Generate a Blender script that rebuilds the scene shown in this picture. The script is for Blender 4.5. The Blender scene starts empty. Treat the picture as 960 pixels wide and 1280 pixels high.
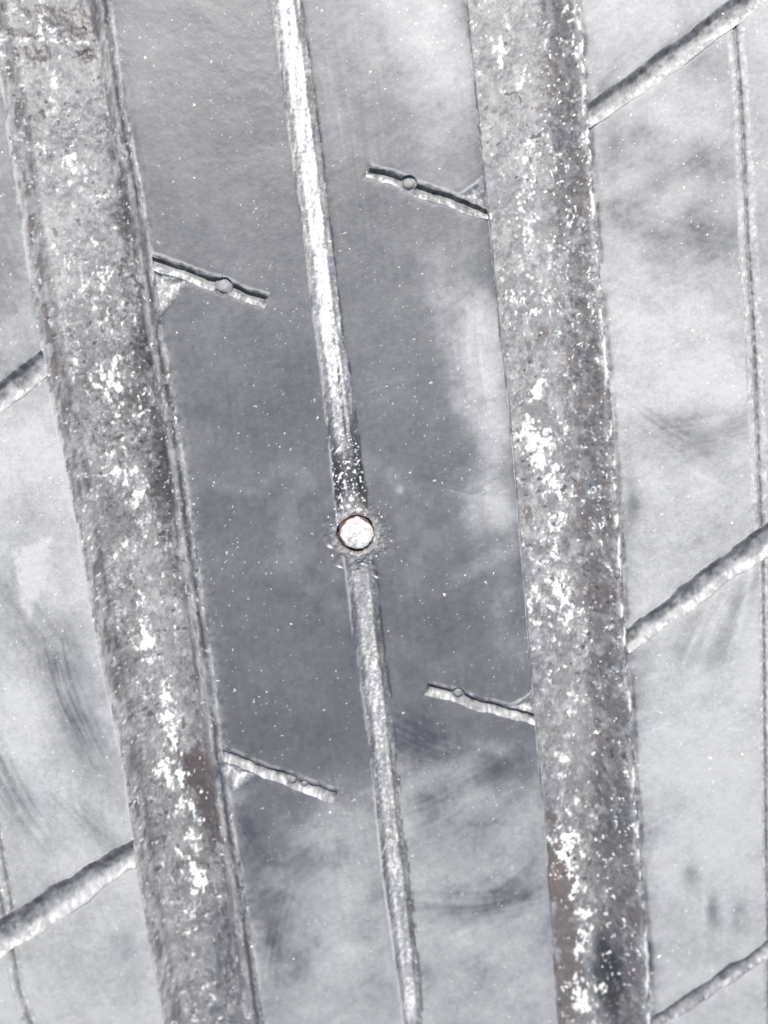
import bpy, math
import numpy as np
from mathutils import Matrix, Vector

# ------------------------------------------------------------------ camera, sky, sun, exposure
scene = bpy.context.scene
col = scene.collection
F = 1667.0                                    # focal length in picture units (picture 960 x 1280)
XC = np.array([0.9936, 0.1130, 0.0])          # tyre axis seen from the camera
g = np.array([690.0, -6060.0, -1667.0]); g /= np.linalg.norm(g)
YC = -g
XC = XC - YC * XC.dot(YC); XC /= np.linalg.norm(XC)
ZC = np.cross(XC, YC)
Rwc = np.array([XC, YC, ZC])                  # world <- camera
DIST = 0.150
CAM = Rwc @ np.array([0, 0, DIST])
cam = bpy.data.cameras.new('camera')
co = bpy.data.objects.new('camera', cam); col.objects.link(co)
M = Matrix([list(Rwc[i]) + [CAM[i]] for i in range(3)] + [[0, 0, 0, 1]])
co.matrix_world = M
cam.sensor_fit = 'VERTICAL'; cam.sensor_height = 36; cam.sensor_width = 36
cam.lens = F / 1280 * 36
cam.clip_start = 0.005; cam.clip_end = 50
cam.dof.use_dof = True; cam.dof.focus_distance = 0.147; cam.dof.aperture_fstop = 26
scene.camera = co

SUN_EL, SUN_AZ = math.radians(52), math.radians(1)
w = bpy.data.worlds.new('World'); scene.world = w; w.use_nodes = True
nt = w.node_tree; nt.nodes.clear()
sky = nt.nodes.new('ShaderNodeTexSky'); sky.sky_type = 'NISHITA'; sky.sun_disc = False
sky.sun_elevation = SUN_EL; sky.sun_rotation = SUN_AZ
bg = nt.nodes.new('ShaderNodeBackground'); bg.inputs['Strength'].default_value = 0.085
wo = nt.nodes.new('ShaderNodeOutputWorld')
nt.links.new(sky.outputs[0], bg.inputs[0]); nt.links.new(bg.outputs[0], wo.inputs[0])
sl = bpy.data.lights.new('sun', 'SUN'); sl.energy = 4.0; sl.angle = math.radians(0.6)
sl.color = (1.0, 0.955, 0.90)
so = bpy.data.objects.new('sun', sl); col.objects.link(so)
sd = Vector((math.sin(SUN_AZ) * math.cos(SUN_EL), math.cos(SUN_AZ) * math.cos(SUN_EL), math.sin(SUN_EL)))
so.rotation_euler = sd.to_track_quat('Z', 'Y').to_euler()
scene.view_settings.view_transform = 'Standard'
scene.view_settings.look = 'None'
scene.view_settings.gamma = 1
scene.view_settings.exposure = 0.9

# ------------------------------------------------------------------ numpy noise and helpers
def hsh(ix, iy, seed):
    n = (ix.astype(np.int64) * 374761393 + iy.astype(np.int64) * 668265263 + seed * 1274126177) & 0xffffffff
    n = ((n ^ (n >> 13)) * 1274126177) & 0xffffffff
    n = ((n ^ (n >> 16)) * 2246822519) & 0xffffffff
    return ((n ^ (n >> 15)) & 0xffffff) / float(0xffffff)

def vnoise(x, y, seed=0):
    ix = np.floor(x); iy = np.floor(y)
    fx = x - ix; fy = y - iy
    fx = fx * fx * (3 - 2 * fx); fy = fy * fy * (3 - 2 * fy)
    a = hsh(ix, iy, seed); b = hsh(ix + 1, iy, seed)
    c = hsh(ix, iy + 1, seed); d = hsh(ix + 1, iy + 1, seed)
    return (a + (b - a) * fx) * (1 - fy) + (c + (d - c) * fx) * fy

def fbm(x, y, seed=0, octaves=4, gain=0.5):
    r = 0.0; amp = 1.0; tot = 0.0
    for k in range(octaves):
        cs, sn = math.cos(0.6 * k + 0.3), math.sin(0.6 * k + 0.3)
        r = r + amp * vnoise((x * cs - y * sn) * 2 ** k + 7.3 * k, (x * sn + y * cs) * 2 ** k + 3.1 * k, seed + k)
        tot += amp; amp *= gain
    return r / tot

def sst(a, b, x):
    q = np.clip((x - a) / (b - a), 0, 1)
    return q * q * (3 - 2 * q)

def curve(pts, t):
    pts = np.array(pts, float)
    xs, ys = pts[:, 0], pts[:, 1]
    r = np.interp(t, ys, xs)
    k = (xs[-1] - xs[0]) / (ys[-1] - ys[0])
    r = np.where(t < ys[0], xs[0] + (t - ys[0]) * k, r)
    return np.where(t > ys[-1], xs[-1] + (t - ys[-1]) * k, r)

def polyd(s, t, pts):
    """distance to a polyline, signed side (+ below the line), length along it"""
    best = np.full(s.shape, 1e9); side = np.zeros(s.shape); along = np.zeros(s.shape); acc = 0
    for (x0, y0), (x1, y1) in zip(pts[:-1], pts[1:]):
        dx, dy = x1 - x0, y1 - y0; L = math.hypot(dx, dy)
        q = np.clip(((s - x0) * dx + (t - y0) * dy) / L ** 2, 0, 1)
        ex, ey = s - x0 - q * dx, t - y0 - q * dy
        d = np.hypot(ex, ey)
        m = d < best
        best = np.where(m, d, best); side = np.where(m, np.sign(dx * ey - dy * ex), side)
        along = np.where(m, acc + q * L, along); acc += L
    return best, side, along

def tri(s, t, p):
    """inside distance of a triangle"""
    p = list(p)
    ar = (p[1][0]-p[0][0])*(p[2][1]-p[0][1]) - (p[1][1]-p[0][1])*(p[2][0]-p[0][0])
    if ar < 0: p.reverse()
    r = np.full(s.shape, 1e9)
    for i in range(3):
        (x0, y0), (x1, y1) = p[i], p[(i + 1) % 3]
        L = math.hypot(x1 - x0, y1 - y0)
        r = np.minimum(r, ((x1 - x0) * (t - y0) - (y1 - y0) * (s - x0)) / L)
    return r

def blob(s, t, cx, cy, rx, ry, ang=0.0):
    a = math.radians(ang); c, n = math.cos(a), math.sin(a)
    X = (s - cx) * c + (t - cy) * n; Y = -(s - cx) * n + (t - cy) * c
    return np.exp(-((X / rx) ** 2 + (Y / ry) ** 2))

# ------------------------------------------------------------------ the tyre's surface grid
RT = 0.320                                    # tyre radius
PX = 0.00009                                  # one picture unit on the tread, in metres
def axis(lo, f0, f1, hi, fine, coarse):
    a = np.arange(f0, f1, fine)
    n0 = max(1, int((f0 - lo) / coarse)); n1 = max(1, int((hi - f1) / coarse))
    return np.concatenate([np.linspace(lo, f0, n0, endpoint=False), a, np.linspace(a[-1] + fine, hi, n1 + 1)])
def to_px(P):
    q = P - CAM
    cx = q @ Rwc[:, 0]; cy = q @ Rwc[:, 1]; cz = q @ Rwc[:, 2]
    return 480 + F * cx / -cz, 640 - F * cy / -cz
def surf(u, v, h):
    th = v / RT
    drop = 0.010 * np.clip((np.abs(u + 0.004) - 0.070) / 0.030, 0, 1) ** 2
    r = RT + h - drop
    return np.stack([u, r * np.sin(th), r * np.cos(th) - RT], -1)
def from_px(s, t):
    """the point (u, v) of the bare tread surface seen at a picture position"""
    d = Rwc @ np.array([(s - 480) / F, (640 - t) / F, -1.0]); d /= np.linalg.norm(d)
    o = CAM + np.array([0, 0, RT])
    a = d[1]**2 + d[2]**2; b = 2 * (o[1]*d[1] + o[2]*d[2]); c = o[1]**2 + o[2]**2 - RT**2
    k = (-b - math.sqrt(b*b - 4*a*c)) / (2*a); p = o + d * k
    return p[0], RT * math.atan2(p[1], p[2])
corners = [from_px(*c) for c in ((-12, -12), (972, -12), (-12, 1292), (972, 1292))]
U0, U1 = min(c[0] for c in corners), max(c[0] for c in corners)
V0, V1 = min(c[1] for c in corners), max(c[1] for c in corners)
UL, UH, VL, VH = -0.100, 0.092, V0 - 0.05, V1 + 0.05
ua = axis(UL, U0, U1, UH, 0.000092, 0.0006)
va = axis(VL, V0, V1, VH, 0.000092, 0.0006)
NU, NV = len(ua), len(va)
U, V = np.meshgrid(ua, va)
s, t = to_px(surf(U, V, 0.0)); 
print('grid', NU, NV, 'U', U0, U1, 'V', V0, V1)

# ------------------------------------------------------------------ tread lines
LGL = [(-22, 0), (0, 100), (22, 250), (50, 425), (55, 460), (82, 580), (100, 680), (117, 780), (132, 857), (153, 950), (167, 1060), (185, 1175), (205, 1280)]
LGR = [(138, 0), (155, 125), (175, 225), (187, 300), (200, 400), (210, 455), (227, 555), (240, 655), (255, 755), (268, 850), (280, 950), (295, 1050), (312, 1150), (330, 1280)]
CGL = [(341, 0), (350, 75), (367, 200), (382, 300), (393, 400), (401, 455), (412, 555), (421, 640), (433, 715), (444, 805), (452, 855), (462, 925), (472, 1025), (480, 1100), (486, 1140), (495, 1200), (505, 1280)]
CGR = [(375, 0), (387, 75), (400, 175), (410, 260), (420, 350), (429, 425), (435, 455), (445, 530), (454, 590), (460, 640), (471, 730), (477, 790), (485, 850), (493, 925), (502, 1025), (512, 1100), (521, 1190), (528, 1280)]
RGL = [(582, 0), (592, 100), (602, 200), (611, 280), (620, 375), (626, 440), (635, 505), (642, 580), (648, 655), (655, 740), (662, 830), (667, 875), (672, 950), (680, 1025), (685, 1100), (692, 1200), (697, 1280)]
RGR = [(724, 0), (730, 50), (737, 165), (742, 225), (748, 300), (755, 400), (761, 455), (770, 580), (775, 655), (780, 740), (786, 830), (790, 875), (795, 975), (802, 1075), (810, 1175), (814, 1280)]

n_mid = fbm(s / 30, t / 30, 11, 4)
n_fine = fbm(s / 6, t / 6, 21, 3)
n_tiny = vnoise(s / 2.2, t / 2.2, 31)
wob = (fbm(s / 14, t / 9, 41, 3) - 0.5) * 4.0          # ragged edges
wobs = (fbm(s / 5, t / 5, 43, 2) - 0.5) * 3.0

H = np.zeros(s.shape)                        # height in picture units
L = np.zeros(s.shape, np.int16)              # which part each point belongs to
dust_shading = np.zeros(s.shape); white = np.zeros(s.shape); rust = np.zeros(s.shape); dark = np.zeros(s.shape)  # pale and dark tones here include painted sheen and wall shading

# --- ribs first: L = 1..5 from the left
lgl, lgr = curve(LGL, t) + wob * .5, curve(LGR, t) + wob * .5
cgl, cgr = curve(CGL, t) + wobs * .5, curve(CGR, t) + wobs * .6
rgl, rgr = curve(RGL, t) + wobs * .25, curve(RGR, t) + wob * .6
cm = (cgl + cgr) / 2
L[:] = np.where(s < lgl, 1, np.where(s < cm, 2, np.where(s < (rgl + rgr) / 2, 3, 4)))

# --- dust, smears and painted sky sheen on the rib faces
wx = (fbm(s / 55, t / 55, 51, 3) - 0.5) * 60
wy = (fbm(s / 55, t / 55, 55, 3) - 0.5) * 60
S, T = s + wx, t + wy
rib = 0.10 * fbm(s / 120, t / 160, 61, 3) + 0.06
rib1 = 0.38 + 0.42 * sst(430, 560, T) - 0.15 * sst(450, 250, T)
for b, a in (((95, 850, 46, 130, -12), -.26), ((150, 1180, 26, 100, -8), -.22),
             ((90, 1190, 60, 50, 0), -.12), ((40, 715, 22, 40, 10), .45), ((35, 650, 40, 60, 0), -.18), ((35, 580, 40, 60, 0), .12), ((15, 760, 30, 40, 0), -.2)):
    rib1 = rib1 + a * blob(S, T, *b)
rib2 = 0.02 + 0.045 * sst(750, -50, t) + 0.36 * sst(930, 1160, T + 0.35 * (S - 380)) + 0.18 * sst(1130, 1230, T)  # paler top is sky sheen painted into the tone
for b, a in (((345, 1180, 32, 95, -12), -.26), ((180, 60, 30, 90, -6), .05), ((430, 1190, 40, 90, 0), .22), ((400, 690, 60, 40, 0), .07),
             ((330, 600, 120, 10, -8), .07), ((300, 1000, 16, 18, 0), .22), ((400, 1040, 35, 30, 0), .12), ((220, 330, 16, 30, 0), .12)):
    rib2 = rib2 + a * blob(S, T, *b)
rib3 = 0.06 + 0.06 * sst(400, 0, t) + 0.42 * sst(900, 1030, T - 0.08 * (S - 480)) + 0.15 * sst(1130, 1200, T)
for b, a in (((552, 50, 60, 130, -6), .50), ((500, 10, 50, 80, -6), .22), ((420, 90, 16, 90, -8), .05), ((570, 190, 26, 30, 0), .12), ((600, 420, 26, 85, -8), .38), ((608, 560, 30, 90, -5), .48),
             ((618, 640, 34, 30, -5), .25), ((630, 760, 26, 60, 0), .16), ((560, 350, 40, 60, -20), .16), 
             ((530, 1010, 30, 50, -8), -.10), ((600, 925, 60, 16, 10), .12), ((500, 600, 10, 12, 0), .12), ((700, 1170, 18, 40, 0), -.15)):
    rib3 = rib3 + a * blob(S, T, *b)
rib4 = 0.73 - .09 * sst(420, 200, t)
for b, a in (((880, 80, 60, 60, 0), -.34), ((760, 140, 20, 70, 0), -.30), ((860, 40, 30, 60, -30), -.2), ((785, 30, 40, 60, 0), .05), ((800, 190, 60, 40, 0), -.22), ((850, 300, 80, 50, 0), -.32), ((760, 300, 14, 120, 0), -.12),
             ((900, 250, 40, 90, 0), -.22), ((788, 640, 10, 90, 0), -.35),  # last one paints the shadow edge beside the right groove
             ((800, 850, 12, 60, 0), -.30), ((862, 1095, 10, 22, 0), -.30),
             ((890, 1137, 12, 22, 0), -.28), ((926, 1150, 14, 20, 0), -.28), ((880, 480, 80, 60, 0), .10), ((880, 950, 90, 120, 0), .16), ((880, 1150, 90, 120, 0), .06), ((815, 1180, 10, 100, 0), -.2),
             ((935, 100, 30, 80, 0), -.12), ((955, 400, 30, 200, 0), -.15)):
    rib4 = rib4 + a * blob(S * .5 + s * .5, T * .5 + t * .5, *b)
for b, a in (((862, 1095, 9, 20, 8), -.30), ((890, 1137, 9, 22, 0), -.30), ((924, 1150, 10, 20, 15), -.30), ((880, 1137, 2.5, 20, 0), .35), ((926, 1150, 4, 8, 0), .35)):
    rib4 = rib4 + a * blob(s + wobs * 2, t + wobs * 2, *b)
# brushed scuffs: a soft smear filled with fine strokes along one direction
def brush(lab, cx, cy, ln, wd, ang, amp, seed, width=4.0):
    R_ = 2.2 * ln
    j0, i0 = np.nonzero((np.abs(s - cx) < R_) & (np.abs(t - cy) < R_) & (L == lab))
    if not len(j0): return
    sl_ = (slice(j0.min(), j0.max() + 1), slice(i0.min(), i0.max() + 1))
    s_, t_ = s[sl_], t[sl_]
    a = math.radians(ang); c, n = math.cos(a), math.sin(a)
    X = (s_ - cx) * c + (t_ - cy) * n; Y = -(s_ - cx) * n + (t_ - cy) * c
    Y2 = Y + (fbm(X / 120, Y / 120, seed, 2) - .5) * 8 + .0012 * X * X
    st = .6 * fbm(X / 110, Y2 / width, seed + 3, 3) + .4 * fbm(X / 25, Y2 / 12, seed + 9, 3)
    env = np.exp(-(np.abs(X + (st - .5) * ln * 1.2) / ln) ** 3 - (Y2 / (wd * 1.15)) ** 2)
    scuff[sl_] += (L[sl_] == lab) * amp * env * np.clip(.62 + 1.5 * (st - .5), 0, 1.3)
scuff = 0.0 * s
for q in ((1, 20, 1000, 75, 24, 58, -.75), (1, 80, 880, 60, 26, 70, -.40), (1, 105, 930, 60, 22, 62, -.45), (1, 120, 1045, 55, 16, 42, -.50), (1, 60, 1175, 70, 16, -30, -.15),
          (1, 110, 1220, 60, 20, -30, -.18), (1, 20, 760, 60, 18, 75, -.2), (1, 60, 800, 80, 30, 50, -.25),
          (3, 540, 930, 50, 20, 20, -.28), (3, 610, 1130, 85, 17, -6, -.42), (3, 650, 1090, 45, 16, -38, -.36), (3, 580, 985, 75, 12, -28, -.26), (3, 560, 1040, 90, 20, -30, -.18),
          (3, 620, 1020, 60, 10, -40, -.15), (3, 610, 615, 50, 22, 8, .25), (3, 600, 480, 70, 22, 80, .30), (3, 590, 380, 50, 14, 60, .2), (3, 615, 700, 50, 12, -30, .22), (3, 560, 230, 60, 20, 30, .08),
          (4, 910, 535, 80, 22, -14, -.48), (4, 850, 545, 60, 20, 28, -.34), (4, 912, 780, 85, 15, 112, -.40), (4, 872, 795, 70, 14, 118, -.30), (4, 842, 830, 50, 12, 115, -.25), (4, 825, 1028, 45, 13, -33, -.42),
          (4, 860, 290, 80, 22, 12, -.25), (4, 830, 230, 90, 16, -30, -.22), (4, 900, 180, 80, 18, -38, -.22), (4, 790, 60, 60, 14, -50, -.2), (4, 850, 430, 90, 14, -10, -.16), (4, 820, 380, 70, 12, 14, -.14),
          (4, 800, 880, 60, 16, -70, -.25), (2, 340, 1190, 80, 24, 100, -.22), (2, 380, 1090, 70, 20, -40, .12), (2, 320, 1060, 50, 20, 60, -.15), (2, 430, 1080, 60, 20, 80, .14)):
    brush(*q, seed=int(300 + q[1] + q[2]))
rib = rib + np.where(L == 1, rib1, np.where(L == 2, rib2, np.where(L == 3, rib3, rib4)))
# brush-like streaks in the smears, rising to the right
a = math.radians(-32); cs, sn = math.cos(a), math.sin(a)
stx = fbm((s * cs + t * sn + wx * .4) / 70, (-s * sn + t * cs + wy * .15) / 7, 71, 4)
a = math.radians(66); cs, sn = math.cos(a), math.sin(a)
stx2 = fbm((s * cs + t * sn + wx * .4) / 70, (-s * sn + t * cs + wy * .15) / 7, 75, 4)
stk = np.where(L == 1, stx2, stx)
amt = np.clip(rib * 1.6, 0.05, 1)
rib = rib + (stk - 0.5) * 0.15 * amt + (n_mid - 0.5) * 0.40 * amt + (fbm(s / 110, t / 60, 78, 3) - .5) * .5 * amt + (n_fine - 0.5) * 0.18 * (0.35 + amt)
alv = fbm((s - .13 * t) / 3.5, t / 90, 77, 3)
rib = rib + (alv - .5) * .16 * (.3 + blob(s, t, 440, 120, 60, 160, -8))
# two pale rub marks
rub = blob(s, t, 900, 770, 7, 55, 23) + blob(s, t, 932, 750, 5, 60, 12) + .8 * blob(s, t, 870, 800, 5, 40, 24)
rib = rib + 0.30 * rub + .25 * blob(s, t, 880, 596, 3, 26, -62) + .3 * blob(s, t, 500, 612, 5, 6)
rib = .86 * rib + .11 * sst(.24, .56, rib + (stk - .5) * .12 + (n_mid - .5) * .2)
rib = rib + scuff
dust_shading[:] = np.clip(rib, 0.02, 1.1)
# tiny pale pores all over the rib faces
cell = vnoise(s / 1.9 + 91, t / 1.9, 81) * 0.6 + vnoise(s / 3.3, t / 3.3, 82) * 0.4
dens = fbm(s / 60, t / 60, 83, 2)
white[:] = 0.7 * sst(0.90 - 0.12 * dens, 0.98 - .06 * dens, cell)
H += (n_mid - 0.5) * 1.0 + (fbm(s / 9, t / 9, 91, 3) - 0.5) * 0.55 * (0.15 + dust_shading) + (n_tiny - 0.5) * 0.12
H += (stk - 0.5) * 0.35 * np.clip(dust_shading, 0, 1)
H += (rub + blob(s, t, 885, 1137, 5, 18)) * 1.2
# the torn flap of dried mud on the left rib
flap = sst(-6, 9, tri(s, t, [(14, 690), (64, 674), (36, 772)]) + wobs * 2 + wob)
H += flap * .7 * n_fine; dust_shading += flap * (.75 * n_fine + .05) * (L == 1)
# moulded arrows of wear on the right rib: three small dents
for cx, cy in ((862, 1095), (890, 1137), (926, 1150)):
    H -= 1.6 * blob(s, t, cx, cy, 9, 17, 12)

# --- main grooves
def main_groove(gl, gr, depth, wl, wr, part):
    global H, L, dust_shading, white, rust, dark
    din = np.minimum(s - gl, gr - s)
    ins = din > 0
    out = np.clip(-din, 0, 60)
    H -= 2.4 * np.exp(-out / 5.0) * ~ins                       # worn round edge
    pl = sst(0, 1, (s - gl) / wl); pr = sst(0, 1, (gr - s) / wr)
    H = np.where(ins, -2.4 - (depth - 2.4) * np.minimum(pl, pr) + (H * 0.6), H)
    L[ins] = part
    return ins, (s - gl), (gr - s)

def crw(d, c, w_):
    return np.exp(-((d - c) / w_) ** 2)
inL, dl, dr = main_groove(lgl, lgr, 27, 26, 32, 11)
fl = (dl + 0) / np.maximum(dl + dr, 1)
gn = fbm(s / 22, t / 34, 101, 4); gf = fbm(s / 5, t / 6, 105, 3)
gr_ = .6 * vnoise(s / 1.8, t / 2.4, 233) + .4 * vnoise(s / 3.6, t / 5, 235)
gran = sst(.58, .85, gr_) * sst(.25, .65, fbm(s / 26, t / 60, 237, 3)) - .5 * sst(.42, .15, gr_)
base = 0.35 + 0.36 * (gn - 0.45) + 0.20 * (gf - 0.5) + .42 * gran
base += .25 * blob(s, t, 60, 300, 40, 60) + .2 * blob(s, t, 215, 1180, 40, 80) + .25 * blob(s, t, 200, 800, 30, 200, -8) + .2 * blob(s, t, 60, 60, 80, 60)
base += .14 * blob(s, t, 80, 330, 50, 140) - .22 * blob(s, t, 185, 560, 28, 130, -10) - .25 * blob(s, t, 60, 25, 60, 20)
base = base + .20 * sst(.50, .68, fbm(s / 12, t / 17, 107, 4)) + .18 * crw(s - lgl, 16, 14) + .14 * crw(lgr - s, 14, 12)
dust_shading = np.where(inL, base, dust_shading)
cl = 0.0 * s
for cx, cy, rx, ry, am in ((65, 30, 14, 26, .16), (60, 90, 10, 26, .20), (82, 195, 7, 26, .22), (118, 350, 18, 40, .16), (52, 175, 8, 30, .08), (110, 255, 16, 26, .12),
                           (133, 480, 18, 44, .16), (150, 600, 26, 22, .23), (172, 640, 14, 26, .16), (158, 695, 8, 20, .20), (180, 810, 12, 34, .26), (207, 915, 10, 50, .27),
                           (216, 985, 16, 24, .30), (232, 1030, 20, 30, .18), (242, 1105, 14, 50, .26), (245, 1160, 16, 14, .22), (170, 560, 30, 60, .06), (100, 400, 40, 90, .06), (255, 1240, 40, 40, .07), (35, 20, 14, 30, .15)):
    cl = np.maximum(cl, am * blob(s, t, cx, cy, rx * 1.3, ry * 1.45, -8))
fk = fbm(s / 7.5, t / 11, 111, 3, .55); fk2 = fbm(s / 3.6, t / 5, 115, 2, .5)
# crusts along both walls
crl = blob(dl, 0 * t, 11, 0, 7, 1) ; crr = blob(dr, 0 * t, 22, 0, 8, 1)
ffl = fk * .60 + fk2 * .26 + n_tiny * .14 + cl * .97
wL = np.maximum(.95 * sst(0.70, 0.83, ffl), 0.6 * sst(0.85, 0.93, fk2 + 0.07 * crr + .10 * cl + .12 * crl))
white = np.where(inL, wL, white); dust_shading = np.where(inL, dust_shading + .45 * sst(.60, .74, ffl), dust_shading)
ru = .16 + .75 * sst(.42, .62, fbm(s / 6, t / 20, 121, 3)) * (crl + .8 * crr) 
ru += sst(.35, .62, .8 * blob(s, t, 238, 972, 26, 40, -10) + .75 * blob(s, t, 262, 1030, 15, 55, -8) + (gn - .5) * 1.0 + .5 * blob(s, t, 190, 1075, 13, 28) + .45 * blob(s, t, 280, 1200, 22, 90) + .4 * blob(s, t, 100, 20, 30, 20) + (fk - .5) * .8) * .9
rust = np.where(inL, np.clip(ru, 0, 1), rust)
for bx, by, ax, ay in ((22, 34, 17, 6), (38, 60, 20, 11), (92, 38, 14, 5), (101, 62, 12, 10), (95, 20, 26, 16), (60, 8, 30, 8)):
    bk = sst(.35, .6, blob(s, t, bx, by, ax * 1.3, ay * 1.3, 4) + (fk - .5) * .9)
    ru = np.maximum(ru, .45 * bk); dark = np.where(inL, np.maximum(dark, .85 * bk), dark); dust_shading = np.where(inL, dust_shading - .3 * bk, dust_shading); white = np.where(inL, white * (1 - .6 * bk), white)
crk = np.exp(-((t - 44 - wob * 2.5 - (s - 60) * .06) / 2.6) ** 2) * sst(.44, .62, fk2) * (s < 115)
white = np.where(inL, np.maximum(white, .6 * crk), white)
rust = np.where(inL, np.clip(ru, 0, 1), rust)
dust_shading = np.where(inL, dust_shading + .30 * crl * (gf + .3) + .22 * crr * gf - .7 * np.clip(ru, 0, 1) * (crl + crr < .4), dust_shading)
pit = .8 * sst(.70, .80, fbm(s / 8, t / 9, 125, 2)) * sst(.48, .60, gn + .3 * blob(s, t, 190, 520, 30, 140, -8) + .35 * blob(s, t, 60, 35, 60, 14))
dark = np.where(inL, np.clip(pit * .8 + .35 * sst(.35, .9, (gn - .5) * 1.2 + (gf - .5) * .6 + blob(s, t, 240, 975, 26, 40, -10) + blob(s, t, 264, 1030, 14, 50, -8)) , 0, 1) * (white < .3), dark)
H = np.where(inL, H + (gn - .5) * 4 + (gf - .5) * 1.3 + white * .9 - pit * 1.2 + crl * 1.2 * gf + crr * 3.0 * (n_mid + .2) - 2.2 * blob(dr, 0 * t, 11, 0, 5, 1), H)

inR, dl, dr = main_groove(rgl, rgr, 25, 5, 50, 13)
base = 0.38 + 0.24 * (gn - 0.45) + 0.14 * (gf - 0.5) + .38 * gran - .17 * sst(62, 40, dr)  # outer half darkened to paint in the groove's depth shading
base = base + .25 * sst(.50, .66, fbm(s / 9, t / 13, 133, 4))
base += -.12 * blob(s, t, 740, 1010, 30, 90, -5) - .32 * blob(s, t, 765, 1220, 18, 60) + .30 * blob(s, t, 712, 350, 30, 60) * 0.5 + .2 * blob(s, t, 725, 930, 24, 60)
dust_shading = np.where(inR, base, dust_shading)
cl = 0.0 * s
for cx, cy, rx, ry, am in ((626, 55, 8, 30, .20), (655, 92, 8, 14, .26), (645, 30, 22, 30, .08), (663, 205, 9, 24, .24), (662, 280, 7, 24, .24), (690, 318, 6, 18, .20), (655, 375, 32, 24, .17),
                           (678, 490, 8, 12, .30), (676, 560, 24, 26, .31), (698, 610, 12, 30, .22), (700, 660, 10, 30, .20), (690, 690, 24, 18, .18), (705, 755, 16, 36, .24), (675, 770, 12, 30, .16),
                           (718, 905, 8, 28, .17), (708, 968, 7, 16, .30), (718, 1020, 10, 14, .20), (712, 1085, 17, 34, .33), (725, 1130, 16, 16, .26), (735, 1170, 12, 26, .28), (728, 1200, 16, 14, .24), (730, 1260, 24, 26, .28),
                           (690, 830, 30, 30, .07), (745, 500, 20, 200, .07), (730, 100, 10, 150, .10)):
    cl = np.maximum(cl, am * blob(s, t, cx, cy, rx * 1.25, ry * 1.4, -6))
fk = fbm(s / 6.5, t / 9.5, 131, 3, .55); fk2 = fbm(s / 3.4, t / 4.6, 135, 2, .5)
rt = sst(64, 46, dr)                                            # speckled outer half
ffr = fk * .60 + fk2 * .26 + n_tiny * .14 + cl * .97
wR = np.maximum(.95 * sst(0.70, 0.83, ffr), .75 * sst(.83, .92, fk2 + .085 * rt * sst(.35, .55, fbm(s / 40, t / 70, 137, 2)) + .14 * cl))
edge = blob(dr, 0 * t, 3, 0, 2.6, 1) * sst(.46, .66, fbm(s / 5, t / 14, 139, 3))
wR = np.maximum(wR, edge * .7)
edl = blob(dl, 0 * t, 2, 0, 1.8, 1) * sst(.42, .58, fbm(s / 5, t / 18, 141, 3))
wR = np.maximum(wR, edl * .7)
white = np.where(inR, wR, white); dust_shading = np.where(inR, dust_shading + .45 * sst(.60, .74, ffr), dust_shading)
ru = .14 + .50 * sst(.40, .65, fbm(s / 9, t / 30, 143, 3)) * rt + .35 * edl
ru += sst(.35, .6, 1.0 * blob(s, t, 706, 1130, 20, 75, -6) + 1.0 * blob(s, t, 716, 1240, 28, 60) + (gn - .5) * 1.6 + .5 * blob(s, t, 790, 1200, 10, 100) + .7 * blob(s, t, 688, 1035, 12, 12) + (fk - .5) * .6) * .9
rust = np.where(inR, np.clip(ru, 0, 1), rust)
pit = .7 * sst(.72, .80, fbm(s / 6, t / 7, 145, 2)) * sst(.1, .4, blob(s, t, 660, 620, 40, 90, -6) + .4 * (gn > .6))
dk = pit + .8 * sst(.4, .7, 1.1 * blob(s, t, 765, 1235, 22, 65, -10) + (gn - .5) * .8) + .4 * blob(s, t, 688, 1060, 8, 40)
dark = np.where(inR, np.clip(dk, 0, 1) * (white < .4), dark)
H = np.where(inR, H + (gn - .5) * 3 + (gf - .5) * (.9 + 1.0 * rt) + white * (.8 + .6 * rt) - pit * 1.2, H)
# shadow edge painted darker just outside the right groove
lip = ((s > rgr) * np.exp(-np.clip(s - rgr, 0, 99) / 9.0))
dust_shading = dust_shading - .30 * lip * sst(.4, .6, fbm(s / 12, t / 10, 147, 3))
lipl = ((s > lgr) * np.exp(-np.clip(s - lgr, 0, 99) / 7.0)) + ((s < lgl) * np.exp(-np.clip(lgl - s, 0, 99) / 6.0)) * .5
dust_shading = dust_shading + .26 * lipl * sst(.3, .6, gf)

def lipline(x0, w_, amp, seed, ru_=0.0):
    global dust_shading, rust
    k = np.exp(-((s - x0) / w_) ** 2) * sst(.32, .58, fbm(s / 8, t / 26, seed, 3))
    dust_shading = dust_shading + amp * k
    rust = np.clip(rust + ru_ * k, 0, 1)
lipline(lgl + 1, 2.6, .75, 201, .15); lipline(lgl + 10, 3.0, .75, 203, .3); lipline(lgl + 17, 2.0, -.25, 205)
lipline(lgr - 1, 3.0, .35, 207); lipline(lgr - 9, 2.4, -.45, 209); lipline(lgr - 17, 3.2, .7, 211, .3); lipline(lgr - 25, 2.5, -.25, 213, .3)
kd = np.exp(-((s - lgr + 30) / 14) ** 2) * sst(130, 260, t) * sst(760, 600, t) * sst(.3, .6, fbm(s / 9, t / 30, 219, 3))  # shaded right wall of the left groove, painted darker
dust_shading = dust_shading - .34 * kd; dark = np.maximum(dark, .35 * kd)
lipline(rgr + 3, 3.0, -.35, 215); lipline(rgr - 6, 3.0, .3, 217)
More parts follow.
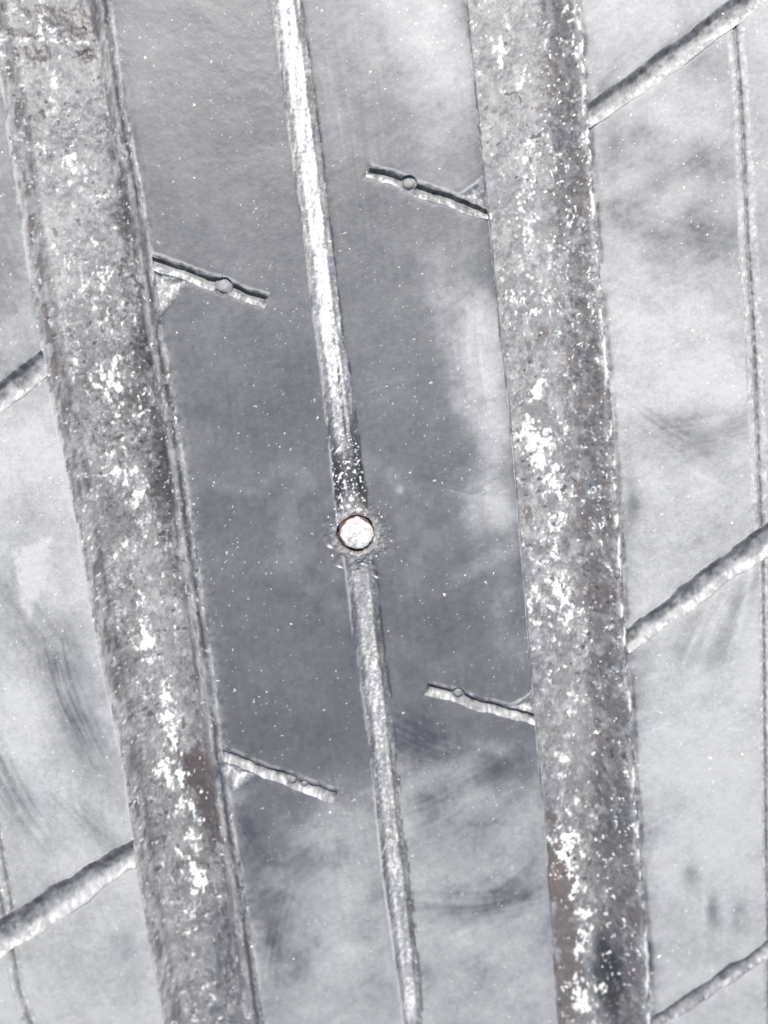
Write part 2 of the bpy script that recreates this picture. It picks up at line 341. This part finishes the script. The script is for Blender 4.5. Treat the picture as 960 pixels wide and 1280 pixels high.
# --- narrow centre groove
din = np.minimum(s - cgl, cgr - s); inC = din > 0
wid = np.maximum(cgr - cgl, 1); q = (s - cgl) / wid
pc = sst(-1, 10, din)
cd = 11.0
H = np.where(inC, -1.5 - cd * pc + (gf - .5) * 2.0 + (n_tiny - .5) * .8 + 1.6 * np.exp(-((q - .14) / .06) ** 2) + 1.6 * np.exp(-((q - .84) / .06) ** 2), H - 1.5 * np.exp(-np.clip(-din, 0, 50) / 3.5))
L[inC] = 12
sc1 = fbm(s / 4, t / 22, 151, 3); sc2 = fbm(s / 2.6, t / 3.2, 153, 2)
cw = 1.0 - .40 * sst(.35, .65, 1 - np.exp(-((q - .46) / .36) ** 2)) * 1.0 + (sc1 - .5) * .7 + (fbm(s / 7, t / 30, 159, 3) - .5) * .5
cw = cw - .36 * sst(430, 560, t) + .12 * sst(760, 900, t) - .05 * sst(1150, 950, t) * sst(900, 960, t)
wetc = np.exp(-((t - 600) / 42) ** 2)
cdust = np.where(inC, np.clip(cw + (sc2 - .5) * .35, .1, 1.4), 0)
dust_shading = np.where(inC, cdust * (1 - .75 * wetc), dust_shading)
white = np.where(inC, np.clip(.85 * sst(.70, .86, vnoise(s / 2.3, t / 2.6, 221) * .6 + sc2 * .4 + .08 * wetc) * (.4 + wetc) + .55 * sst(.72, 1.15, cw + (sc2 - .5) * .8) , 0, 1), white)
dark = np.where(inC, wetc * .9 * (white < .4) * .75 + .3 * sst(.74, .84, vnoise(s / 3, t / 4, 155)), dark)
crack = np.exp(-((s - (423 + (t - 470) * .12)) / 1.3) ** 2) * sst(400, 430, t) * sst(565, 540, t)
H = H - 3 * crack * inC; dark = np.where(inC, np.maximum(dark, crack), dark)
rimd = (np.exp(-((s - cgr - 1) / 2.0) ** 2)) * sst(.42, .6, fbm(s / 6, t / 16, 157, 2)) * .8  # shade line along the right rim, painted dark
dark = np.maximum(dark, rimd)
dust_shading = dust_shading + .5 * np.exp(-((s - cgl + 1) / 1.6) ** 2) * sst(.3, .5, sc1)  # lit left edge painted as a thin pale line

# --- cross grooves, slits and sipes
def cut(pts, hw, depth, part, lo=3.0, wobble=1.0, darkness=.5, bright=.7, taper=None, floor=None):
    """a groove along a polyline; dusty, with sunlit lower and shaded upper wall painted in"""
    global H, L, dust_shading, white, rust, dark
    d, side, al = polyd(s, t, pts)
    hh = hw if taper is None else np.interp(al, taper[0], taper[1])
    din = hh - d + (wobs * .12 + (fbm(s / 30, t / 30, 223, 3) - .5) * 6) * wobble
    free = (L < 10) | (L > 13)
    m = (din > 0) & free
    prof = sst(0, lo, din)
    near = np.exp(-np.clip(-din, 0, 40) / 2.5)
    H = np.where(m, -depth * prof + (gf - .5) * .7 * prof + (n_mid - .5) * 5, np.where(free, H - .9 * near, H))
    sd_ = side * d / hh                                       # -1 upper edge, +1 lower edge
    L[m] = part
    up = sst(.25, -.6, sd_ + (gf - .5) * .9)  # shadowed upper side, painted dark
    br = sst(-.2, .7, sd_ + (gf - .5) * .6)  # sunlit lower side, painted pale
    dust_shading = np.where(m, np.clip(.33 + .62 * bright * br + (fk2 - .5) * .35 + (fbm(s / 12, t / 12, 239, 4) - .5) * .8, .05, 1.3), dust_shading)
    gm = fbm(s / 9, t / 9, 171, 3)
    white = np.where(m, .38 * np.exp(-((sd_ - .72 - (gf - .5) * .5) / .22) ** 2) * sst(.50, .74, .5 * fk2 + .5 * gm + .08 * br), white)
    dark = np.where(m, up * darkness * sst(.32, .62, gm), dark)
    return m, d, side, al, din
RA = [(690, 178), (732, 147), (808, 95), (870, 50), (930, 5), (1060, -90), (1160, -150)]
RB = [(740, 832), (785, 802), (843, 759), (890, 722), (940, 690), (1000, 640), (1130, 550)]
RC = [(780, 1300), (830, 1272), (880, 1240), (955, 1190), (1060, 1118), (1130, 1070)]
LA = [(-160, 630), (-60, 545), (0, 496), (60, 450)]
LB = [(-160, 1270), (-60, 1212), (30, 1155), (75, 1126), (120, 1094), (172, 1064)]
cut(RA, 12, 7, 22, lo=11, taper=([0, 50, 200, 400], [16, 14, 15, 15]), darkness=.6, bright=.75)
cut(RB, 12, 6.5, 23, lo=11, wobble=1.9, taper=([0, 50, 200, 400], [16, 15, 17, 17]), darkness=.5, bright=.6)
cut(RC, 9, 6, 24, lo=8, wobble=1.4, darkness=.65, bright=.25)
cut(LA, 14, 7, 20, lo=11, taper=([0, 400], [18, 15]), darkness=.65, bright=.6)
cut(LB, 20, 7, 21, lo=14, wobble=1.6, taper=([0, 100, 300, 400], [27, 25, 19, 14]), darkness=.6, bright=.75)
# thin twin-walled slits between the rib and the shoulder
def slit(pts, hw, part, t0, t1):
    global H, L, dust_shading, white, dark
    x = curve(pts, t) + wobs * .5
    q = (s - x) / hw
    m = (np.abs(q) < 1) & (L < 10) & (t > t0) & (t < t1)
    env = sst(1, .75, np.abs(q))
    H = np.where(m, -2.0 * env - 3 * np.exp(-(q / .18) ** 2) + 1.2 * np.exp(-((np.abs(q) - .62) / .2) ** 2) + (gf - .5) * 1.5, H)
    dust_shading = np.where(m, .82 + (fk2 - .5) * .45 + (n_mid - .5) * .5 - .3 * np.exp(-(q / .3) ** 2), dust_shading)
    white = np.where(m, .25 * sst(.6, .8, fk2) * np.exp(-((np.abs(q) - .6) / .25) ** 2), white)
    dark = np.where(m, .7 * np.exp(-((q - .1) / .14) ** 2) * sst(.35, .6, gf), dark)
    L[m] = part
    return x
slit([(915, -120), (919, 30), (929, 150), (935, 300), (943, 425), (951, 640)], 12, 30, -9999, 700)
slit([(953, 600), (956, 860), (961, 1280)], 6, 31, 655, 9999)
slit([(-30, 1000), (15, 1190), (23, 1238), (37, 1280)], 10, 33, 1100, 9999)
slit([(-22, 900), (-1, 1050), (12, 1120)], 6, 32, 0, 1150)
# the outer shoulder ribs
xs_r = curve([(915, -120), (919, 30), (929, 150), (935, 300), (943, 425), (951, 640), (956, 860), (961, 1280)], t)
xs_l = curve([(-190, 0), (-22, 900), (-1, 1050), (15, 1190), (37, 1280)], t)
L[(L == 4) & (s > xs_r)] = 5
L[(L == 1) & (s < xs_l)] = 6

# short sipes with their worn corner and moulded pip
def sipe(p0, p1, hw, part, wedge, wdep, pips, wdust):
    global H, L, dust_shading, white, rust, dark
    dx, dy = p1[0] - p0[0], p1[1] - p0[1]; Ln = math.hypot(dx, dy); dx /= Ln; dy /= Ln
    a = (s - p0[0]) * dx + (t - p0[1]) * dy; b = -(s - p0[0]) * dy + (t - p0[1]) * dx
    if dx < 0: b = -b                                           # b grows towards the lower edge
    free = (L < 10)
    # worn corner wedge
    wd = tri(s, t, wedge) + wobs * .8 + wob * .6
    mw = (wd > 0) & free
    H = np.where(mw, -wdep * sst(0, 14, wd) + (gf - .5) * 2, H)
    we = sst(0, 9, wd)
    dust_shading = np.where(mw, dust_shading * (1 - we) + we * (wdust * .75 + (gf - .5) * .9), dust_shading); white = np.where(mw, .45 * we * sst(.58, .75, fk2), white)
    L[mw] = part
    b = b + (fbm(s / 24, t / 24, 175, 2) - .5) * 5
    sw = (fbm(s / 18, t / 18, 225, 3) - .5) * 4
    din = np.minimum(hw + sw + wobs * .1 - np.abs(b), np.minimum(a + 30, Ln - a + wobs * .6))
    m = (din > 0) & (L != 11) & (L != 13) & (L != 12)
    q = b / hw
    H = np.where(m, (-9 + 4.5 * sst(-.5, .9, q)) * sst(0, 5.0, din) + (n_mid - .5) * 2.0, np.where(free & ~mw, H - .8 * np.exp(-np.clip(-din, 0, 40) / 2), H))
    dust_shading = np.where(m, np.clip(.22 + .45 * sst(-.3, .6, q) + (fk2 - .5) * .6 + (fbm(s / 8, t / 8, 179, 3) - .5) * .9, 0, 1.3), dust_shading)  # sunlit lower wall painted paler
    white = np.where(m, .5 * sst(-.05, .7, q) * sst(.48, .70, .5 * fk2 + .5 * fbm(s / 8, t / 8, 179, 3)), white)
    dark = np.where(m, .7 * sst(-.3, -.7, q) * sst(.3, .5, fbm(s / 10, t / 10, 181, 2) + .1), dark)  # shadow under the upper edge painted dark
    L[m] = part
    for (cx, cy, r) in pips:
        d = np.hypot(s - cx, t - cy)
        mp = d < r + 2
        ring = np.exp(-((d - r) / 1.6) ** 2)
        ring = ring * sst(.25, .5, vnoise(s / 5, t / 5, 177)) * (.35 + .65 * sst(-6, 6, b))
        H = np.where(mp, -2.2 - 2.5 * (d / r) ** 2 - 3.2 * ring + (gf - .5) * 2.5, H)
        dust_shading = np.where(mp, .50 + (gf - .5) * .3, dust_shading); white = np.where(mp, 0, white)
        dark = np.where(mp, .6 * ring, dark)
        L[mp] = part + 20
    rr = np.exp(-((b + hw + 2.5) / 2.0) ** 2) * (a > 0) * (a < Ln)
    dust_shading = dust_shading + .35 * rr * sst(.35, .55, gf) * (L < 10); H += .8 * rr * (L < 10)
sipe((184, 326), (333, 379), 8, 40, [(168, 322), (238, 350), (196, 402)], 7, [(279, 358, 9.5)], .85)
sipe((272, 943), (420, 997), 7.5, 41, [(262, 938), (325, 966), (292, 992)], 7, [(366, 977, 5), (380, 981, 4)], .9)
sipe((612, 270), (460, 214), 7.5, 42, [(570, 245), (604, 220), (610, 268)], 7, [(511, 229, 8)], .8)
sipe((670, 900), (533, 862), 7.5, 43, [(632, 884), (668, 862), (672, 900)], 6, [(573, 868, 6)], .8)
for cx, cy in ((589, 234), (652, 874)):
    k = blob(s, t, cx, cy, 17, 4.5, -38) * (L >= 40); dust_shading = dust_shading + .6 * k; dark = dark * (1 - k); H = H + 2.5 * k
rust += .45 * blob(s, t, 600, 250, 9, 9) + .35 * blob(s, t, 660, 875, 10, 9)

# --- where the nail went in: pushed-up rubber, pale crust and rust stain
nx, ny = 446, 668
ds = np.hypot(s - nx, (t - ny)); an = np.arctan2(t - ny, s - nx)
rag = 27 + 7 * (fbm(an * 2.2 + 9, ds / 40, 161, 3) - .5) * 2 + 7 * (fbm(s / 4, t / 4, 163, 2) - .5)
crust = sst(rag + 8, rag - 4, ds)
crh = sst(rag + 24, rag - 2, ds)
H = H * (1 - crh) + crh * (-1.5 + (gf - .5) * 4 + (fk2 - .5) * 3 + 2.0 * np.exp(-((ds - 27) / 4) ** 2))
hole = sst(1.5, -1.5, np.hypot(s - nx + 1, t - ny + 1) - 20.8 - 4.0 * vnoise(an * 1.3 + 8, 0 * an, 191) + wobs * .5)
H = H - hole * 14
dust_shading = dust_shading * (1 - crust) + crust * (.75 + (gf - .5) * .9)
white = white * (1 - crust) + crust * .25 * sst(.60, .8, fk2)
upl = sst(-.9, .3, np.cos(an - math.radians(-150)))
rust = np.maximum(rust, crust * (.52 + .55 * sst(-.4, .8, np.cos(an + 2.6)) * np.exp(-((ds - 24.5) / 3.2) ** 2)) + .14 * np.exp(-ds / 30))
dust_shading = dust_shading + .07 * np.exp(-((ds - 58 - 14 * (n_mid - .5)) / 9) ** 2) * sst(.35, .6, n_mid) * (L < 10) + .07 * np.exp(-((ds - 90) / 16) ** 2) * (L < 10) * sst(.4, .6, n_mid)
dark = np.maximum(dark * (1 - crust), hole * .35)
rust = np.maximum(rust, hole)
for bx, by, ax, ay in ((413, 684, 3.5, 1.5), (425, 709, 3.5, 1), (453, 708, 3, 1.2), (470, 722, 2.5, 1)):
    k = blob(s, t, bx, by, ax, ay, 20); white = np.maximum(white, k); H += k * 2

dust_shading = np.clip(dust_shading, 0.02, 1.3); rust = np.clip(rust, 0, 1); dark = np.clip(dark, 0, 1); white = np.clip(white, 0, 1)
# fade the fine pattern out beyond the picture's edge of detail: nothing to do, the fields simply go on

P = surf(U, V, H * PX)

# ------------------------------------------------------------------ materials
def nodes(name):
    m = bpy.data.materials.new(name); m.use_nodes = True
    n = m.node_tree; n.nodes.clear()
    out = n.nodes.new('ShaderNodeOutputMaterial'); b = n.nodes.new('ShaderNodeBsdfPrincipled')
    n.links.new(b.outputs[0], out.inputs[0])
    return m, n, b
def mixc(n, fac, a, b_):
    x = n.nodes.new('ShaderNodeMix'); x.data_type = 'RGBA'; x.clamp_factor = True
    for sock, val in ((x.inputs[0], fac), (x.inputs[6], a), (x.inputs[7], b_)):
        if hasattr(val, 'is_output'): n.links.new(val, sock)
        elif isinstance(val, tuple): sock.default_value = (*val, 1)
        else: sock.default_value = val
    return x.outputs[2]
def mth(n, op, a, b_=0.0, c=0.0):
    x = n.nodes.new('ShaderNodeMath'); x.operation = op
    for sock, val in zip(x.inputs, (a, b_, c)):
        if hasattr(val, 'is_output'): n.links.new(val, sock)
        else: sock.default_value = val
    return x.outputs[0]
def noise(n, scale, detail=4, rough=.6, vec=None):
    x = n.nodes.new('ShaderNodeTexNoise'); x.inputs['Scale'].default_value = scale
    x.inputs['Detail'].default_value = detail; x.inputs['Roughness'].default_value = rough
    if vec: n.links.new(vec, x.inputs['Vector'])
    return x.outputs[0]

def rubber_material():
    m, n, b = nodes('dusty_rubber')
    at = n.nodes.new('ShaderNodeAttribute'); at.attribute_name = 'wear'
    at2 = n.nodes.new('ShaderNodeAttribute'); at2.attribute_name = 'stain_shade'
    sp = n.nodes.new('ShaderNodeSeparateColor'); n.links.new(at.outputs['Color'], sp.inputs[0])
    tc = n.nodes.new('ShaderNodeTexCoord')
    n1 = noise(n, 2600, 5, .7, tc.outputs['Object']); n2 = noise(n, 7000, 3, .6, tc.outputs['Object'])
    grain = mth(n, 'ADD', mth(n, 'MULTIPLY', n1, .55), mth(n, 'MULTIPLY', n2, .45))
    d = mth(n, 'MULTIPLY', sp.outputs[0], mth(n, 'MULTIPLY_ADD', grain, 1.3, .35))
    c = mixc(n, d, RUB, DUST)
    c = mixc(n, mth(n, 'MULTIPLY', sp.outputs[2], .85), c, RUST)
    c = mixc(n, mth(n, 'MULTIPLY', at2.outputs['Fac'], .85), c, (.012, .0125, .013))
    c = mixc(n, sp.outputs[1], c, (.70, .70, .69))
    n.links.new(c, b.inputs['Base Color'])
    b.inputs['Roughness'].default_value = .5
    n.links.new(mth(n, 'MULTIPLY_ADD', d, .28, .46), b.inputs['Roughness'])
    b.inputs['Specular IOR Level'].default_value = .45
    bp = n.nodes.new('ShaderNodeBump'); bp.inputs['Strength'].default_value = .28; bp.inputs['Distance'].default_value = .00006
    n.links.new(grain, bp.inputs['Height']); n.links.new(bp.outputs[0], b.inputs['Normal'])
    return m
RUB, DUST, RUST = (.047, .0495, .0575), (.345, .345, .340), (.098, .080, .075)
rubber = rubber_material()
def plain_material(name, c1, c2, scale, rough, metal=0.0, bump=.3, dist=.0001):
    m, n, b = nodes(name)
    tc = n.nodes.new('ShaderNodeTexCoord')
    f = noise(n, scale, 5, .65, tc.outputs['Object'])
    r = n.nodes.new('ShaderNodeValToRGB'); r.color_ramp.elements[0].position = .35; r.color_ramp.elements[1].position = .65
    r.color_ramp.elements[0].color = (*c1, 1); r.color_ramp.elements[1].color = (*c2, 1)
    n.links.new(f, r.inputs[0]); n.links.new(r.outputs[0], b.inputs['Base Color'])
    b.inputs['Roughness'].default_value = rough; b.inputs['Metallic'].default_value = metal
    bp = n.nodes.new('ShaderNodeBump'); bp.inputs['Strength'].default_value = bump; bp.inputs['Distance'].default_value = dist
    n.links.new(f, bp.inputs['Height']); n.links.new(bp.outputs[0], b.inputs['Normal'])
    return m
casing_rubber = plain_material('casing_rubber', (.035, .036, .04), (.09, .09, .092), 60, .6)
steel = plain_material('worn_steel', (.30, .275, .25), (.72, .69, .66), 1500, .5, .15, .5, .00008)
rusty = plain_material('rusty_steel', (.05, .028, .02), (.17, .105, .075), 1500, .8, 0, .8, .0001)
grit_mat = plain_material('pale_grit', (.5, .5, .49), (.78, .78, .77), 800, .7)

# ------------------------------------------------------------------ building the parts
def tag(o, label=None, cat=None, kind=None, group=None):
    for k, v in (('label', label), ('category', cat), ('kind', kind), ('group', group)):
        if v: o[k] = v
    return o
def empty(name, loc=(0, 0, 0)):
    o = bpy.data.objects.new(name, None); o.location = loc; o.empty_display_size = .01; col.objects.link(o); return o
def mesh_obj(name, co_, quads, mat, parent=None, attrs=True, sel=None, smooth=True):
    me = bpy.data.meshes.new(name)
    nv, nf = len(co_), len(quads)
    me.vertices.add(nv); me.vertices.foreach_set('co', co_.astype(np.float32).ravel())
    me.loops.add(nf * 4); me.loops.foreach_set('vertex_index', quads.astype(np.int32).ravel())
    me.polygons.add(nf); me.polygons.foreach_set('loop_start', np.arange(0, nf * 4, 4, dtype=np.int32))
    me.polygons.foreach_set('use_smooth', np.full(nf, smooth))
    if sel is not None:
        a = me.attributes.new('wear', 'FLOAT_COLOR', 'POINT')  # first channel mixes dust with painted sheen and wall shading
        a.data.foreach_set('color', np.stack([dust_shading.ravel()[sel], white.ravel()[sel], rust.ravel()[sel], np.ones(nv)], -1).astype(np.float32).ravel())
        a = me.attributes.new('stain_shade', 'FLOAT', 'POINT'); a.data.foreach_set('value', dark.ravel()[sel].astype(np.float32))  # dark stains, wet spots and painted shade together
    me.update(calc_edges=True); me.validate()
    me.materials.append(mat)
    o = bpy.data.objects.new(name, me); col.objects.link(o)
    if parent: o.parent = parent
    return o

tyre = empty('tyre')
tag(tyre, 'worn dusty black tyre tread with wide dirt-filled grooves filling the whole frame', 'tyre')
idx = np.arange(NU * NV).reshape(NV, NU)
Q = np.stack([idx[:-1, :-1], idx[:-1, 1:], idx[1:, 1:], idx[1:, :-1]], -1).reshape(-1, 4)
LQ = L[:-1, :-1].ravel()
PF = P.reshape(-1, 3)
parts = {}
names = {1: 'tread_rib', 2: 'tread_rib', 3: 'tread_rib', 4: 'tread_rib', 5: 'tread_shoulder', 6: 'tread_shoulder',
         11: 'wide_groove', 12: 'centre_groove', 13: 'wide_groove',
         20: 'cross_groove', 21: 'cross_groove', 22: 'cross_groove', 23: 'cross_groove', 24: 'cross_groove',
         30: 'slit', 31: 'slit', 32: 'slit', 33: 'slit', 40: 'sipe', 41: 'sipe', 42: 'sipe', 43: 'sipe',
         60: 'moulded_pip', 61: 'moulded_pip', 62: 'moulded_pip', 63: 'moulded_pip'}
for k, nm in names.items():
    qs = Q[LQ == k]
    if not len(qs): continue
    sel, inv = np.unique(qs, return_inverse=True)
    par = parts.get(k - 20) if k >= 60 else tyre
    parts[k] = mesh_obj(nm, PF[sel], inv.reshape(-1, 4), rubber, par, sel=sel)
lab = {1: 'leftmost rib, pale with dark diagonal smears', 2: 'dark clean rib left of the nail', 3: 'rib right of the nail, pale at its top and bottom',
       4: 'pale dusty rib at the right', 11: 'left wide groove with rusty walls', 13: 'right wide groove speckled with white crust', 12: 'narrow pale groove holding the nail'}
for k, v in lab.items(): parts[k]['label'] = v

# the rest of the tyre: remaining tread round the wheel and the carcass with its sidewalls
def lathe(name, prof, a0, a1, n, mat, parent):
    prof = np.array(prof); th = np.linspace(a0, a1, n)
    A, Rr = np.meshgrid(th, prof[:, 1], indexing='ij'); Uu = np.broadcast_to(prof[:, 0], A.shape)
    X = np.stack([Uu, Rr * np.sin(A), Rr * np.cos(A) - RT], -1).reshape(-1, 3)
    m_ = len(prof); ii = np.arange(n * m_).reshape(n, m_)
    q = np.stack([ii[:-1, :-1], ii[:-1, 1:], ii[1:, 1:], ii[1:, :-1]], -1).reshape(-1, 4)
    return mesh_obj(name, X, q, mat, parent)
mid = NV // 2
def prof_at(row):
    step = max(1, NU // 160); pr = P[row, ::step]
    r = np.hypot(pr[:, 1], pr[:, 2] + RT)
    return np.stack([pr[:, 0], r], -1)
lathe('far_tread', prof_at(NV - 1), VH / RT, 2 * math.pi + VL / RT, 300, casing_rubber, tyre)
half = 0.1
cas = [(-.052, RT - .118), (-.060, RT - .120), (-.066, RT - .108), (-.088, RT - .085), (-.108, RT - .055), (-.110, RT - .035), (-.104, RT - .017), (-.099, RT - .0098),
       (-.085, RT - .0085), (-.06, RT - .006), (0, RT - .0055), (.055, RT - .006), (.078, RT - .0085), (.091, RT - .0098), (.096, RT - .017), (.102, RT - .035), (.100, RT - .055), (.080, RT - .085),
       (.058, RT - .108), (.052, RT - .120), (.044, RT - .118), (.070, RT - .075), (.085, RT - .030), (.05, RT - .014), (-.058, RT - .014), (-.093, RT - .030), (-.078, RT - .075), (-.052, RT - .118)]
lathe('carcass', cas, 0, 2 * math.pi, 200, casing_rubber, tyre)

# ------------------------------------------------------------------ the nail
nu_, nv_ = from_px(nx, ny)
nail = empty('nail', tuple(surf(np.array(nu_), np.array(nv_), 0.0)))
nail.rotation_euler = (-nv_ / RT, 0, 0)
tag(nail, 'shiny round nail head with rusty rim driven into the narrow centre groove', 'nail')
rng = np.random.default_rng(4)
def disc(name, prof, mat, seed, rough=.0, nseg=72):
    """prof: list of (radius, height) in picture units"""
    an_ = np.linspace(0, 2 * math.pi, nseg, endpoint=False)
    pr = np.array(prof)
    A, R_ = np.meshgrid(an_, pr[:, 0], indexing='ij'); Hh = np.broadcast_to(pr[:, 1], A.shape)
    k = (1 if name == 'shank' else .94) + .13 * (fbm(np.cos(A) * 2 + 5, np.sin(A) * 2 + 5, seed, 3) - .5) * 2 * np.clip(R_ / 20, 0, 1)
    X, Y = R_ * k * np.cos(A), R_ * k * np.sin(A)
    Z = Hh + rough * (fbm(X / 5 + 20, Y / 5 + 20, seed + 3, 3) - .5)
    co_ = np.stack([X, Y, Z], -1).reshape(-1, 3) * PX
    m_ = len(pr); ii = np.arange(nseg * m_).reshape(nseg, m_)
    jj = np.roll(ii, -1, 0)
    q = np.stack([ii[:, :-1], ii[:, 1:], jj[:, 1:], jj[:, :-1]], -1).reshape(-1, 4)[:, ::-1]
    return mesh_obj(name, co_, q, mat, nail)
head = disc('nail_head', [(.01, 2.4), (4, 2.4), (8, 2.3), (12, 2.2), (15, 2.0), (18, 1.5), (20, .8), (21.2, -.4), (22.0, -4), (20.5, -8), (8, -9)][::-1], steel, 3, 1.6)
ring = disc('rust_rim', [(20.2, -1.8), (21.0, -1.3), (21.8, -1.5), (22.6, -2.6), (23.0, -6), (22, -9)][::-1], rusty, 9, 3.0)
ring.location = (-1.0 * PX, 1.2 * PX, 0)
shank = disc('shank', [(8, -8), (8, -200), (7, -215), (4, -235), (.01, -262)][::-1], rusty, 5)

# ------------------------------------------------------------------ loose grit lying on the tread
ico = np.array([(0, 0, 1), (1, 0, 0), (0, 1, 0), (-1, 0, 0), (0, -1, 0), (0, 0, -1)], float)
fq = [(0, 1, 2), (0, 2, 3), (0, 3, 4), (0, 4, 1), (5, 2, 1), (5, 3, 2), (5, 4, 3), (5, 1, 4)]
vs, fs = [], []
spots = []
for _ in range(650):
    spots.append((rng.uniform(-10, 970), rng.uniform(-10, 1290), min(2.4, .25 + .38 * rng.pareto(2.6))))
for _ in range(90):
    a_ = rng.uniform(0, 6.28); r_ = rng.uniform(24, 42); spots.append((nx + r_ * math.cos(a_), ny + r_ * math.sin(a_), rng.uniform(.3, 1.1)))
for _ in range(60):
    t_ = rng.uniform(540, 645); x0, x1 = np.interp(t_, [540, 645], [410, 421]), np.interp(t_, [540, 645], [447, 460]); spots.append((rng.uniform(x0, x1), t_, rng.uniform(.4, 1.3)))
du, dv = 1 / 0.000092, 1 / 0.000092
for (x, y, r_) in spots:
    if r_ < 2 and fbm(np.array([x / 70.0]), np.array([y / 70.0]), 195, 2)[0] < rng.uniform(.30, .62): continue
    uu, vv = from_px(x, y)
    i = min(max(np.searchsorted(ua, uu), 0), NU - 1); j = min(max(np.searchsorted(va, vv), 0), NV - 1)
    if L[j, i] in (11, 13) and rng.random() < .3: continue
    if (x - nx) ** 2 + (y - ny) ** 2 < 22 ** 2: continue
    p = P[j, i]; b0 = len(vs)
    q = ico * (r_ * PX) * rng.uniform(.6, 1.3, (6, 1)) * np.array([rng.uniform(.8, 1.6), rng.uniform(.8, 1.6), .6])
    an_ = rng.uniform(0, 3.14); c_, s_ = math.cos(an_), math.sin(an_)
    for k in q: vs.append((p[0] + k[0] * c_ - k[1] * s_, p[1] + k[0] * s_ + k[1] * c_, p[2] + k[2] + r_ * PX * .2))
    fs += [tuple(b0 + k for k in f) for f in fq]
me = bpy.data.meshes.new('grit'); me.from_pydata(vs, [], fs); me.materials.append(grit_mat)
grit = bpy.data.objects.new('grit', me); col.objects.link(grit)
tag(grit, 'tiny pale grains of grit scattered over the tyre tread', 'grit', kind='stuff')
